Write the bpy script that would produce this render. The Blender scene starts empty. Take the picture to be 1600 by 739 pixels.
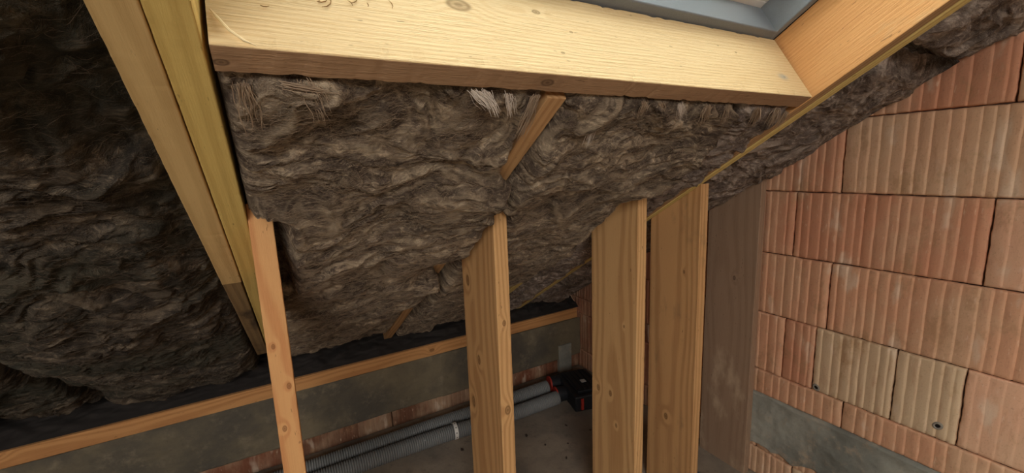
import bpy, bmesh, math, random
import numpy as np
from mathutils import Vector, Matrix

random.seed(7)
rng = np.random.default_rng(11)
scn = bpy.context.scene
col = scn.collection

# ------------------------------------------------------------------ camera, sky, exposure
PITCH = 0.56835            # roof pitch
FZ = 1.36                  # eye height above the slab
D0 = 0.42528               # roof plane (underside of rafters), measured from the eye
SP, CP = math.sin(PITCH), math.cos(PITCH)

cam_d = bpy.data.cameras.new('camera')
cam = bpy.data.objects.new('camera', cam_d)
col.objects.link(cam)
right = Vector((0.8664128364774342, -0.49792347958133254, -0.03743000492579824))
down = Vector((-0.11589356740329648, -0.12761400829888006, -0.9850296167732374))
fwd = Vector((0.4856927813151689, 0.8577802010815543, -0.1682725432470306))
mw = Matrix((right, -down, -fwd)).transposed().to_4x4()
mw.translation = (0, 0, FZ)
cam.matrix_world = mw
cam_d.sensor_width = 36
cam_d.lens = 654.42580 / 1600 * 36
cam_d.clip_start = 0.02
scn.camera = cam

world = bpy.data.worlds.new('sky')
scn.world = world
world.use_nodes = True
nt = world.node_tree
nt.nodes.clear()
wo = nt.nodes.new('ShaderNodeOutputWorld')
wb = nt.nodes.new('ShaderNodeBackground')
wb.inputs[0].default_value = (1.0, 0.985, 0.955, 1)
wb.inputs[1].default_value = 5.0
nt.links.new(wb.outputs[0], wo.inputs[0])

scn.view_settings.view_transform = 'Standard'
scn.view_settings.look = 'None'
scn.view_settings.exposure = 1.32
scn.view_settings.gamma = 1.0
scn.view_settings.use_curve_mapping = False
try:
    scn.cycles.use_denoising = True
    scn.cycles.max_bounces = 10
    scn.cycles.diffuse_bounces = 7
    scn.cycles.sample_clamp_indirect = 8
except Exception:
    pass

# openings that let the daylight in: (x0, x1, s0, s1) on this slope, and a fill-light one added on the unseen other slope
WIN = (-0.045, 1.207, -1.10, 0.386)
RIDGE_Y = -1.35
REAR_FILL = (-2.15, -0.35, -3.25, -2.0)         # x0,x1,y0,y1 of a fill-light opening added to the unseen opposite slope


def slope_matrix():
    n = Vector((0, SP, CP))
    m = Matrix.Rotation(-PITCH, 4, 'X')
    m.translation = n * D0 + Vector((0, 0, FZ))
    return m


SLOPE = slope_matrix()


def portal(name, mat, sx, sy):
    l = bpy.data.lights.new(name, 'AREA')
    l.shape = 'RECTANGLE'
    l.size, l.size_y = sx, sy
    l.cycles.is_portal = True
    o = bpy.data.objects.new(name, l)
    col.objects.link(o)
    o.matrix_world = mat
    o['kind'] = 'helper'
    return o


portal('window_daylight', SLOPE @ Matrix.Translation(((WIN[0] + WIN[1]) / 2, (WIN[2] + WIN[3]) / 2, 0.36)),
       WIN[1] - WIN[0], WIN[3] - WIN[2])
RIDGE_Z = FZ + (D0 + 0.2 - SP * RIDGE_Y) / CP
_ry = (REAR_FILL[2] + REAR_FILL[3]) / 2
portal('rear_fill_portal', Matrix.Translation(((REAR_FILL[0] + REAR_FILL[1]) / 2, _ry, RIDGE_Z + (_ry - RIDGE_Y) * math.tan(PITCH) + 0.06))
       @ Matrix.Rotation(PITCH, 4, 'X'), REAR_FILL[1] - REAR_FILL[0], (REAR_FILL[3] - REAR_FILL[2]) / CP)  # portal for the added rear opening that brings in fill light


# ------------------------------------------------------------------ noise
_perm = np.random.default_rng(5).permutation(512)
_perm = np.concatenate([_perm, _perm])
_ang = np.random.default_rng(6).uniform(0, 2 * np.pi, 512)
_gx, _gy = np.cos(_ang), np.sin(_ang)


def pn(x, y, seed=0):
    x = np.asarray(x, float) + seed * 17.31
    y = np.asarray(y, float) + seed * 5.77
    xi = np.floor(x).astype(int); yi = np.floor(y).astype(int)
    xf = x - xi; yf = y - yi
    u = xf ** 3 * (xf * (xf * 6 - 15) + 10); v = yf ** 3 * (yf * (yf * 6 - 15) + 10)

    def g(ix, iy, dx, dy):
        h = _perm[(_perm[ix & 511] + iy) & 511]
        return _gx[h] * dx + _gy[h] * dy
    a = g(xi, yi, xf, yf); b = g(xi + 1, yi, xf - 1, yf)
    c = g(xi, yi + 1, xf, yf - 1); d = g(xi + 1, yi + 1, xf - 1, yf - 1)
    return 1.5 * ((a * (1 - u) + b * u) * (1 - v) + (c * (1 - u) + d * u) * v)


def fbm(x, y, oct=3, seed=0):
    r = 0; a = 1.0; f = 1.0
    for k in range(oct):
        r = r + a * pn(x * f, y * f, seed + k * 3)
        a *= .5; f *= 2.03
    return r


def sstep(a, b, x):
    t = np.clip((x - a) / (b - a), 0, 1)
    return t * t * (3 - 2 * t)


# ------------------------------------------------------------------ object helpers
def link_mesh(name, verts, faces, mat, parent=None, matrix=None, smooth=False):
    me = bpy.data.meshes.new(name)
    if isinstance(verts, np.ndarray) and isinstance(faces, np.ndarray):
        nv, nf, k = len(verts), len(faces), faces.shape[1]
        me.vertices.add(nv); me.vertices.foreach_set('co', verts.astype(np.float32).ravel())
        me.loops.add(nf * k); me.loops.foreach_set('vertex_index', faces.astype(np.int32).ravel())
        me.polygons.add(nf)
        me.polygons.foreach_set('loop_start', np.arange(0, nf * k, k, dtype=np.int32))
        me.update(calc_edges=True)
        me.validate()
    else:
        me.from_pydata([tuple(v) for v in verts], [], [tuple(f) for f in faces])
        me.update()
    if smooth:
        me.polygons.foreach_set('use_smooth', [True] * len(me.polygons))
    for m in (mat if isinstance(mat, (list, tuple)) else [mat]):
        if m:
            me.materials.append(m)
    o = bpy.data.objects.new(name, me)
    col.objects.link(o)
    if parent is not None:
        o.parent = parent
    if matrix is not None:
        o.matrix_local = matrix
    return o


def tag(o, label=None, cat=None, group=None, kind=None):
    if label: o['label'] = label
    if cat: o['category'] = cat
    if group: o['group'] = group
    if kind: o['kind'] = kind
    return o


def empty(name, loc=(0, 0, 0)):
    o = bpy.data.objects.new(name, None)
    o.empty_display_size = 0.05
    col.objects.link(o)
    o.location = loc
    return o


def grid_faces(nu, nv, off=0, flip=False):
    i = np.arange(nu - 1)[:, None]; j = np.arange(nv - 1)[None, :]
    a = (i * nv + j).ravel() + off
    f = np.stack([a, a + 1, a + nv + 1, a + nv], 1)
    return f[:, ::-1] if flip else f


def tube(points, radius, segs=10, closed_ends=True):
    """verts/faces of a tube through points; radius scalar or list"""
    P = [Vector(p) for p in points]
    n = len(P)
    rad = radius if isinstance(radius, (list, tuple, np.ndarray)) else [radius] * n
    vs, fs = [], []
    t0 = (P[1] - P[0]).normalized()
    ref = Vector((0, 0, 1)) if abs(t0.z) < .9 else Vector((1, 0, 0))
    nrm = t0.cross(ref).normalized()
    for i in range(n):
        t = (P[min(i + 1, n - 1)] - P[max(i - 1, 0)]).normalized()
        nrm = (nrm - t * nrm.dot(t)).normalized()
        b = t.cross(nrm)
        for k in range(segs):
            a = 2 * math.pi * k / segs
            vs.append(P[i] + (nrm * math.cos(a) + b * math.sin(a)) * rad[i])
    for i in range(n - 1):
        for k in range(segs):
            k2 = (k + 1) % segs
            fs.append((i * segs + k, i * segs + k2, (i + 1) * segs + k2, (i + 1) * segs + k))
    if closed_ends:
        fs.append(tuple(range(segs))[::-1])
        fs.append(tuple((n - 1) * segs + k for k in range(segs)))
    return vs, fs


class MB:
    def __init__(s): s.v = []; s.f = []
    def add(s, vf):
        o = len(s.v); s.v += [tuple(p) for p in vf[0]]; s.f += [tuple(i + o for i in q) for q in vf[1]]; return s
    def box(s, lo, hi, bev=0.0):
        bm = bmesh.new()
        bmesh.ops.create_cube(bm, size=1)
        for v in bm.verts:
            v.co = Vector([lo[i] + (v.co[i] + .5) * (hi[i] - lo[i]) for i in range(3)])
        if bev:
            bmesh.ops.bevel(bm, geom=bm.edges[:], offset=bev, segments=2, affect='EDGES', profile=.5)
        bm.verts.index_update()
        s.add(([v.co.copy() for v in bm.verts], [[v.index for v in f.verts] for f in bm.faces]))
        bm.free(); return s
    def build(s, name, mat, parent=None, matrix=None, smooth=False):
        return link_mesh(name, s.v, s.f, mat, parent, matrix, smooth)


# ------------------------------------------------------------------ materials
class NT:
    def __init__(s, name, rough=.8, spec=.2):
        s.m = bpy.data.materials.new(name); s.m.use_nodes = True
        s.t = s.m.node_tree; s.b = s.t.nodes['Principled BSDF']
        s.b.inputs['Roughness'].default_value = rough
        s.b.inputs['Specular IOR Level'].default_value = spec
        s.co = s.t.nodes.new('ShaderNodeTexCoord').outputs['Object']
    def set(s, sock, v):
        if hasattr(v, 'is_linked'): s.t.links.new(v, sock)
        else: sock.default_value = v
    def math(s, op, a, b=None, c=None, clamp=False):
        n = s.t.nodes.new('ShaderNodeMath'); n.operation = op; n.use_clamp = clamp
        s.set(n.inputs[0], a)
        if b is not None: s.set(n.inputs[1], b)
        if c is not None: s.set(n.inputs[2], c)
        return n.outputs[0]
    def vmath(s, op, a, b=None):
        n = s.t.nodes.new('ShaderNodeVectorMath'); n.operation = op
        s.set(n.inputs[0], a)
        if b is not None: s.set(n.inputs[1], b)
        return n.outputs['Value'] if op in ('LENGTH', 'DISTANCE', 'DOT_PRODUCT') else n.outputs['Vector']
    def noise(s, scale=1, detail=3, rough=.5, vec=None, stretch=None, offset=None, dist=0.0):
        n = s.t.nodes.new('ShaderNodeTexNoise')
        n.inputs['Scale'].default_value = scale; n.inputs['Detail'].default_value = detail
        n.inputs['Roughness'].default_value = rough; n.inputs['Distortion'].default_value = dist
        v = vec or s.co
        if offset: v = s.vmath('ADD', v, offset)
        if stretch: v = s.vmath('MULTIPLY', v, stretch)
        s.set(n.inputs['Vector'], v)
        return n.outputs['Fac'], n.outputs['Color']
    def ramp(s, v, a, b, lo=0.0, hi=1.0):
        n = s.t.nodes.new('ShaderNodeMapRange'); n.interpolation_type = 'SMOOTHSTEP'
        s.set(n.inputs[0], v)
        n.inputs[1].default_value = a; n.inputs[2].default_value = b
        n.inputs[3].default_value = lo; n.inputs[4].default_value = hi
        return n.outputs[0]
    def mix(s, f, a, b, mode='MIX'):
        n = s.t.nodes.new('ShaderNodeMix'); n.data_type = 'RGBA'; n.blend_type = mode
        s.set(n.inputs[0], f)
        for k, v in ((6, a), (7, b)):
            if isinstance(v, tuple) and len(v) == 3: v = v + (1,)
            s.set(n.inputs[k], v)
        return n.outputs[2]
    def sep(s, v):
        n = s.t.nodes.new('ShaderNodeSeparateXYZ'); s.set(n.inputs[0], v); return n.outputs
    def comb(s, x, y, z):
        n = s.t.nodes.new('ShaderNodeCombineXYZ')
        for i, v in enumerate((x, y, z)): s.set(n.inputs[i], v)
        return n.outputs[0]
    def attr(s, name):
        n = s.t.nodes.new('ShaderNodeAttribute'); n.attribute_name = name
        return n.outputs['Color'], n.outputs['Fac']
    def bump(s, h, strength=.5, dist=.002):
        n = s.t.nodes.new('ShaderNodeBump'); s.set(n.inputs['Height'], h)
        n.inputs['Strength'].default_value = strength; n.inputs['Distance'].default_value = dist
        s.t.links.new(n.outputs[0], s.b.inputs['Normal'])
    def out(s, c): s.set(s.b.inputs['Base Color'], c); return s.m


def srgb(r, g, b):
    f = lambda c: (c / 255 / 12.92) if c / 255 <= .04045 else ((c / 255 + .055) / 1.055) ** 2.4
    return (f(r), f(g), f(b))


def wood(name, light, dark, seed=0.0, freq=170, centre=(0.03, -0.12), knots=(), dirt=None, stain=None, dirt_amt=0.0,
         saw=0.0, blotch=0.35, rough=.75, contrast=.5):
    """timber whose grain runs along local X; knots = (x, y, z, r) in metres"""
    s = NT(name, rough, .25)
    off = (seed * 3.17, seed * 1.3, seed * .7)
    x, y, z = s.sep(s.co)
    _, wc = s.noise(1, 2, .5, stretch=(.9, 5, 5), offset=off)
    w = s.vmath('SUBTRACT', wc, (.5, .5, .5))
    wx, wy, wz = s.sep(w)
    yy = s.math('ADD', s.math('MULTIPLY_ADD', wx, .05, y), centre[0])
    zz = s.math('ADD', s.math('MULTIPLY_ADD', wy, .05, z), centre[1])
    r = s.vmath('LENGTH', s.comb(0.0, yy, zz))
    kmask = 0.0
    for (kx, ky, kz, kr) in knots:
        d = s.vmath('LENGTH', s.vmath('MULTIPLY', s.vmath('SUBTRACT', s.co, (kx, ky, kz)), (.62 / kr, 1 / kr, 1 / kr)))
        g = s.math('POWER', 2.718, s.math('MULTIPLY', s.math('MULTIPLY', d, d), -.22))
        r = s.math('MULTIPLY_ADD', g, kr * 1.5, r)
        km = s.math('MULTIPLY', s.ramp(d, 1.1, .7), s.ramp(s.math('SINE', s.math('MULTIPLY', d, 11.0)), -1, 1, .65, 1.0))
        kmask = s.math('MAXIMUM', kmask, km)
    rings = s.math('SINE', s.math('MULTIPLY', r, freq * 2 * math.pi))
    rings = s.math('POWER', s.ramp(rings, -1.0, 1.0), 1.6)
    fib, _ = s.noise(1, 3, .6, stretch=(9, 260, 260), offset=off)
    fib2, _ = s.noise(1, 4, .65, stretch=(30, 420, 420), offset=off)
    blo, _ = s.noise(1, 4, .55, stretch=(2.5, 9, 9), offset=(off[0] + 5, off[1], off[2]))
    f = s.math('ADD', s.math('MULTIPLY', rings, contrast), s.math('MULTIPLY', s.math('SUBTRACT', fib, .5), .6), clamp=True)
    f = s.math('ADD', f, s.math('MULTIPLY', s.math('SUBTRACT', blo, .5), blotch * 2), clamp=True)
    c = s.mix(f, light, dark)
    c = s.mix(s.math('MULTIPLY', kmask, .8), c, tuple(k * .45 for k in dark))
    specks, _ = s.noise(1, 2, .5, stretch=(40, 150, 150), offset=off)
    c = s.mix(s.ramp(specks, .70, .76, 0, .55), c, tuple(k * .3 for k in dark))
    if dirt:
        dn, _ = s.noise(1, 5, .6, stretch=(3, 7, 7), offset=(off[0] + 9, off[1] + 2, 0))
        c = s.mix(s.ramp(dn, .62 - dirt_amt * .4, .75 - dirt_amt * .25), c, dirt)
    if stain:
        (sx, sy, sz, rx, rz, scol, amt) = stain
        dd = s.vmath('LENGTH', s.vmath('MULTIPLY', s.vmath('SUBTRACT', s.co, (sx, sy, sz)), (1 / rx, 1 / rz, 1 / rz)))
        c = s.mix(s.math('MULTIPLY', s.ramp(s.math('MULTIPLY_ADD', blo, 1.2, dd), 1.7, .7), amt), c, scol)
    h = s.math('ADD', s.math('MULTIPLY', rings, .35), fib2)
    if saw:
        sn, _ = s.noise(1, 3, .7, stretch=(14, 330, 330), offset=(off[0] + 3, 1, 2))
        h = s.math('ADD', h, s.math('MULTIPLY', s.ramp(sn, .45, .62), saw))
        c = s.mix(s.ramp(sn, .60, .70, 0, .35 * min(saw, 1)), c, tuple(k * .6 for k in dark))
    s.bump(h, .5, .0012)
    return s.out(c)


def wool_mat(name, base, lite, dark, green=None, seed=0):
    s = NT(name, 1.0, .03)
    a, af = s.attr('tone')
    off = (seed * 2.1, seed * 1.7, seed)
    _, wc = s.noise(7, 3, .55, offset=off)
    warp = s.vmath('MULTIPLY', s.vmath('SUBTRACT', wc, (.5, .5, .5)), (.12, .12, .12))
    v = s.vmath('ADD', s.co, warp)
    n1, _ = s.noise(1, 5, .65, vec=v, stretch=(9, 26, 20), offset=off)
    n2, _ = s.noise(1, 5, .7, vec=v, stretch=(38, 150, 120), offset=off)
    n3, _ = s.noise(1, 3, .7, vec=v, stretch=(160, 620, 400), offset=off)
    n4, _ = s.noise(3.2, 3, .5, offset=(off[0] + 4, 3, 1))
    c = s.mix(s.ramp(n1, .33, .62), dark, base)
    c = s.mix(s.ramp(s.math('MULTIPLY_ADD', s.math('SUBTRACT', n2, .5), .6, n1), .50, .74), c, lite)
    c = s.mix(s.ramp(n2, .35, .68, .45, 0), c, dark)
    c = s.mix(s.math('MULTIPLY', af, .66), c, lite)
    c = s.mix(s.ramp(n2, .56, .72, 0, .55), c, lite)
    c = s.mix(s.ramp(n3, .54, .70, 0, .40), c, lite)
    c = s.mix(s.ramp(n3, .46, .34, 0, .3), c, dark)
    if green:
        c = s.mix(s.ramp(n4, .42, .66, 0, .65), c, green)
    s.bump(s.math('ADD', s.math('MULTIPLY', n2, 1.0), s.math('MULTIPLY', n3, .8)), 1.0, .008)
    return s.out(c)


def plain(name, c, rough=.6, metal=0.0, var=.15, scale=30, bump=.2, spec=.3):
    s = NT(name, rough, spec)
    s.b.inputs['Metallic'].default_value = metal
    n, _ = s.noise(scale, 4, .6)
    s.bump(n, bump, .001)
    return s.out(s.mix(n, tuple(k * (1 - var) for k in c), tuple(min(1, k * (1 + var)) for k in c)))


# ------------------------------------------------------------------ setting: room shell
XW = 1.68       # gable wall
YK = 2.10       # knee wall
XL = -2.6
YR = -4.6


def concrete_mat(name, a, b, d, seed=0, st=(1, 1, 1)):
    s = NT(name, .9, .15)
    n1, _ = s.noise(1, 5, .6, stretch=tuple(3.2 * k for k in st), offset=(seed, 2, 3))
    n2, _ = s.noise(1, 5, .7, stretch=tuple(16 * k for k in st), offset=(seed, 5, 1))
    n3, _ = s.noise(70, 3, .7)
    c = s.mix(s.ramp(n1, .35, .65), a, b)
    c = s.mix(s.ramp(n2, .50, .78, 0, .8), c, d)
    c = s.mix(s.ramp(n3, .55, .75, 0, .3), c, tuple(k * .55 for k in a))
    s.bump(s.math('ADD', n2, s.math('MULTIPLY', n3, .5)), .6, .004)
    return s.out(c)


M_floor = concrete_mat('slab_concrete', srgb(128, 118, 106), srgb(158, 144, 126), srgb(105, 95, 86), 3)
M_kconc = concrete_mat('wall_concrete', srgb(92, 86, 76), srgb(124, 112, 90), srgb(140, 126, 104), 8)
M_cement = concrete_mat('cement_render', srgb(118, 118, 110), srgb(160, 158, 146), srgb(186, 164, 138), 5)
M_dark = plain('roof_membrane', srgb(46, 41, 38), .9, 0, .3, 12)
M_rearw = plain('rear_plaster', srgb(150, 128, 108), .9, 0, .1, 6)


def brick_material(name, seed=0):
    s = NT(name, .92, .12)
    a, _ = s.attr('tint')
    n1, _ = s.noise(1, 5, .6, stretch=(7, 7, 3.5), offset=(seed, 0, 0))
    n2, _ = s.noise(1, 4, .65, stretch=(60, 60, 14), offset=(0, seed, 0))
    n3, _ = s.noise(190, 3, .6)
    c = s.mix(s.ramp(n1, .38, .66, 0, .5), a, srgb(214, 182, 148))
    c = s.mix(s.ramp(n2, .50, .75, 0, .38), c, srgb(176, 122, 94))
    n5, _ = s.noise(1, 3, .6, stretch=(13, 13, 5), offset=(seed + 7, 1, 4))
    c = s.mix(s.ramp(n5, .58, .70, 0, .6), c, srgb(230, 206, 180))
    n6, _ = s.noise(1, 5, .7, stretch=(9, 9, 6), offset=(seed + 2, 8, 4))
    c = s.mix(s.ramp(n6, .54, .68, 0, .6), c, srgb(178, 140, 104))
    ed, _ = s.noise(1, 4, .6, stretch=(90, 90, 25), offset=(3, 8, 4))
    c = s.mix(s.ramp(ed, .62, .74, 0, .5), c, srgb(236, 206, 176))
    c = s.mix(s.ramp(n3, .58, .72, 0, .25), c, srgb(120, 74, 54))
    s.bump(s.math('ADD', n2, s.math('MULTIPLY', n3, .6)), .5, .0015)
    return s.out(c)


M_brick = brick_material('hollow_clay_block')
M_joint = plain('dark_joint_mortar', srgb(84, 62, 50), .95, 0, .2, 60)  # dark mortar backing that shows in the joints between blocks


def block_mesh(L, H, seed, groove=.030, depth=.0022, smooth=False):
    """one grooved block face: returns verts (l, z, out) and quad faces"""
    r = np.random.default_rng(seed)
    us = [0.0, .0015, .004]
    kinds = [-.010, -.0025, 0]
    x = r.uniform(.016, groove)
    while x < L - .018:
        g = r.uniform(.0018, .0030); dd = -depth * r.uniform(.6, 1.15) * (.35 if smooth else 1)
        us += [x - g - .001, x - g * .35, x + g * .35, x + g + .001, x + g + .0045]
        kinds += [0, dd, dd, .0007, 0]
        x += groove * r.uniform(.72, 1.2)
    us += [L - .004, L - .0015, L]
    kinds += [0, -.0025, -.010]
    us = np.array(us); o = np.argsort(us); us = us[o]; kinds = np.array(kinds)[o]
    zs = np.concatenate([[0, .0015, .004], np.linspace(.012, H - .012, max(3, int(H / .012))), [H - .004, H - .0015, H]])
    zk = np.zeros(len(zs)); zk[[0, -1]] = -.010; zk[[1, -2]] = -.0025
    U, Z = np.meshgrid(us, zs, indexing='ij')
    out = kinds[:, None] + zk[None, :]
    wob = fbm(U * 9 + seed, Z * 9, 3, seed) * .0011 + fbm(U * 70 + seed, Z * 30, 2, seed) * .0006
    U2 = U + fbm(Z * 12 + seed * 3, U * 3, 2, seed + 1) * .0011
    edge = (np.minimum(Z, H - Z) < .003)
    Zw = Z + np.where(edge, fbm(U * 55, Z * 0 + seed, 2, seed + 4) * .0016, 0)
    U2 = U2 + np.where(np.minimum(U, L - U) < .003, fbm(Z * 55, Z * 0 + seed, 2, seed + 5) * .0016, 0)
    return np.stack([U2.ravel(), Zw.ravel(), (out + wob).ravel()], 1), grid_faces(len(us), len(zs))


def blocks_wall(name, rows, place, mats, backing):
    """rows: (z0, z1, [(l0, l1, tint, smooth)]) ; place(l, z, out)->xyz"""
    V, F, T, off = [], [], [], 0
    k = 0
    for (z0, z1, bl) in rows:
        for (l0, l1, tint, sm) in bl:
            k += 1
            g = .0014
            v, f = block_mesh(l1 - l0 - 2 * g, z1 - z0 - 2 * g, k * 7 + 3, smooth=sm)
            v[:, 0] += l0 + g; v[:, 1] += z0 + g
            V.append(place(v)); F.append(f + off); off += len(v)
            T.append(np.tile(np.array(tint + (1,)), (len(v), 1)))
    nb = sum(len(f) for f in F)
    bv, bf = backing
    V.append(np.array(bv, float)); F.append(np.array(bf) + off)
    T.append(np.tile(np.array([.1, .08, .07, 1]), (len(bv), 1)))
    V = np.concatenate(V); F = np.concatenate(F); T = np.concatenate(T)
    o = link_mesh(name, V, F, mats)
    at = o.data.attributes.new('tint', 'FLOAT_COLOR', 'POINT')
    at.data.foreach_set('color', T.astype(np.float32).ravel())
    mi = np.zeros(len(F), dtype=np.int32); mi[nb:] = 1
    o.data.polygons.foreach_set('material_index', mi)
    return o


RED = srgb(208, 148, 116); ORG = srgb(216, 162, 128); PALE = srgb(224, 174, 142); BEI = srgb(220, 176, 142)
BRN = srgb(182, 130, 102); OLV = srgb(214, 186, 152)
zc = lambda z: z + FZ


def fill_row(z0, z1, cuts, tints, smooths=None):
    out = []
    for i in range(len(cuts) - 1):
        out.append((cuts[i], cuts[i + 1], tints[i % len(tints)], bool(smooths and smooths[i])))
    return (zc(z0), zc(z1), out)


rows = []
# along the wall y runs from the eave (2.1) towards the viewer; cuts ascending in y
rows.append(fill_row(-1.36, -1.235, [-.6, -.2, .27, .765, 1.26, 1.76, 2.30], [ORG, OLV, OLV, BEI, ORG, RED]))
rows.append(fill_row(-1.235, -.983, [-.4, .10, .6, .91, 1.3, 1.7, 2.3], [BEI, ORG, BEI, ORG, RED, BRN]))
rows.append(fill_row(-.983, -.878, [-.9, -.37, .12, .619, .96, 1.45, 1.95, 2.3], [PALE, ORG, ORG, ORG, RED, BRN, BRN]))
rows.append(fill_row(-.878, -.630, [-.66, -.16, .334, .49, .722, .83, 1.33, 1.83, 2.3], [ORG, PALE, PALE, OLV, OLV, RED, ORG, RED, BRN],
                     [0, 0, 1, 0, 0, 0, 0, 0]))
rows[-1] = (rows[-1][0], rows[-1][1], [(-.66, -.16, ORG, 0), (-.16, .334, PALE, 1), (.334, .49, OLV, 0), (.49, .722, OLV, 0),
                                       (.722, .83, RED, 0), (.83, 1.33, ORG, 0), (1.33, 1.83, RED, 0), (1.83, 2.3, BRN, 0)])
rows.append(fill_row(-.630, -.382, [-.79, -.3, .195, .693, 1.19, 1.69, 2.3], [ORG, PALE, ORG, ORG, RED, BRN]))
rows.append(fill_row(-.382, -.137, [-.66, -.164, .331, .823, 1.32, 1.82, 2.3], [RED, PALE, RED, RED, ORG, BRN], [0, 1, 0, 0, 0, 0]))
rows.append(fill_row(-.137, .110, [-.8, -.31, .19, .686, 1.18, 1.68], [ORG, PALE, BEI, RED, BRN]))
rows.append(fill_row(.110, .358, [-.67, -.17, .323, .82, 1.3], [ORG, BEI, RED, RED]))
rows.append(fill_row(.358, .606, [-.8, -.31, .18, .68], [RED, BEI, ORG]))
rows.append(fill_row(.606, .854, [-1.2, -.7, -.17, .32], [RED, BEI, ORG]))
rows.append(fill_row(.854, 1.10, [-1.6, -1.0, -.5, 0.05], [RED, ORG, ORG]))


def place_r(v):
    return np.stack([XW - v[:, 2], v[:, 0], v[:, 1]], 1)


roof_z = lambda y, h=0.0: FZ + (D0 + h - SP * y) / CP
bv = [(XW + .012, YR, 0), (XW + .012, 2.5, 0), (XW + .012, 2.5, roof_z(2.5, .2)), (XW + .012, RIDGE_Y, RIDGE_Z),
      (XW + .012, YR, RIDGE_Z + (YR - RIDGE_Y) * math.tan(PITCH))]
bv += [(XW + .012, -1.6, 0)]
bf = [(0, 5, 3, 4), (5, 1, 2, 3)]
gable = tag(blocks_wall('wall_right', rows, place_r, [M_brick, M_joint], (bv, bf)), kind='structure')

for (hy, hz) in ((.705, -.861), (.376, -.833)):
    a_ = np.linspace(0, 2 * np.pi, 20, endpoint=False)
    hv, hf = [], []
    for rr_, oo in ((.0125, .0002), (.010, .0034), (.0065, .0030), (.0055, -.0005)):
        wob = 1 + .10 * np.sin(a_ * 2 + hy * 9)
        for q_, w_ in zip(a_, wob): hv.append((XW - oo, hy + math.cos(q_) * rr_ * w_, zc(hz) + math.sin(q_) * rr_ * w_))
    for k_ in range(3):
        for q_ in range(20): hf.append((k_ * 20 + q_, k_ * 20 + (q_ + 1) % 20, (k_ + 1) * 20 + (q_ + 1) % 20, (k_ + 1) * 20 + q_))
    hr = link_mesh('drill_hole_rim', hv, hf, plain('grey_drill_dust', srgb(140, 132, 120), .95, 0, .2, 90), gable, smooth=True)
    link_mesh('drill_hole', [(XW - .0012, hy + math.cos(q_) * .0064, zc(hz) + math.sin(q_) * .0064) for q_ in a_], [tuple(range(20))],
              plain('hole_dark', srgb(28, 24, 22), 1, 0, .1, 90), gable)

# cement band smeared over the low courses of the gable wall
ys = np.linspace(-.2, .95, 180); zs = np.linspace(0, 1, 50)
Y, T = np.meshgrid(ys, zs, indexing='ij')
ztop = zc(-.981) + fbm(Y * 9, Y * 0, 3, 3) * .004
zbot = zc(-1.235) + .02 + fbm(Y * 7, Y * 0, 4, 9) * .030 - .05 * sstep(.60, .0, Y)
Z = ztop + (zbot - ztop) * T
thick = (.010 + fbm(Y * 6, Z * 6, 4, 12) * .004 + fbm(Y * 34, Z * 34, 3, 2) * .0018)
thick = np.where((T == 0) | (T == 1), -.008, thick + .003 * sstep(.12, .02, T))
V = np.stack([(XW - thick).ravel(), Y.ravel(), Z.ravel()], 1)
tag(link_mesh('trim_1', V, grid_faces(len(ys), len(zs)), M_cement, smooth=True), kind='structure')

# floor
tag(MB().box((XL - .1, YR, -.12), (XW + .05, 2.5, 0)).build('floor', M_floor), kind='structure')

# knee wall: concrete upstand above a course of clay blocks
KB1 = srgb(122, 84, 64); KB2 = srgb(134, 86, 64)
krows = [(0.0, zc(-1.262), [(XL + .02 + k * .5, XL + .52 + k * .5, [KB1, KB2, KB1][k % 3], 0) for k in range(8)] + [(XL + 4.02, XW, KB2, 0)])]


def place_k(v):
    return np.stack([v[:, 0], YK + .01 - v[:, 2], v[:, 1]], 1)


blk = blocks_wall('block_course', krows, place_k, [M_brick, M_joint],
                  ([(XL, YK + .02, 0), (XW, YK + .02, 0), (XW, YK + .02, zc(-1.26)), (XL, YK + .02, zc(-1.26))], [(0, 1, 2, 3)]))
xs = np.linspace(XL, XW, 500); zz = np.linspace(zc(-1.27), zc(-1.011), 50)
X, Z = np.meshgrid(xs, zz, indexing='ij')
d = fbm(X * 5, Z * 7, 4, 21) * .004 + fbm(X * 30, Z * 40, 3, 31) * .0015
d = np.where(X > .70, d * .35 - .006, d)
lowend = (Z < zc(-1.268))
Zb = np.where(lowend, Z + fbm(X * 8, X * 0, 3, 5) * .012, Z)
V = np.stack([X.ravel(), (YK + d + np.where(lowend, .02, 0)).ravel(), Zb.ravel()], 1)
n0 = len(V)
kw = link_mesh('wall_back', V, grid_faces(len(xs), len(zz)), M_kconc, smooth=True)
tag(kw, kind='structure')
blk.parent = kw
mb = MB().box((XL, YK + .02, 0), (XW, YK + .30, zc(-1.012)))
mb.build('wall_core', M_kconc, kw)
mb = MB().box((1.50, YK - .016, zc(-1.36)), (1.60, YK + .01, zc(-1.17)), .004).build('wall_patch', M_cement, kw)

# roof underlay (ceiling) with the hole for the roof window, opposite slope, far walls
def slope_quad(x0, x1, s0, s1, h=0.2):
    return [(x0, s0, h), (x1, s0, h), (x1, s1, h), (x0, s1, h)]


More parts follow.
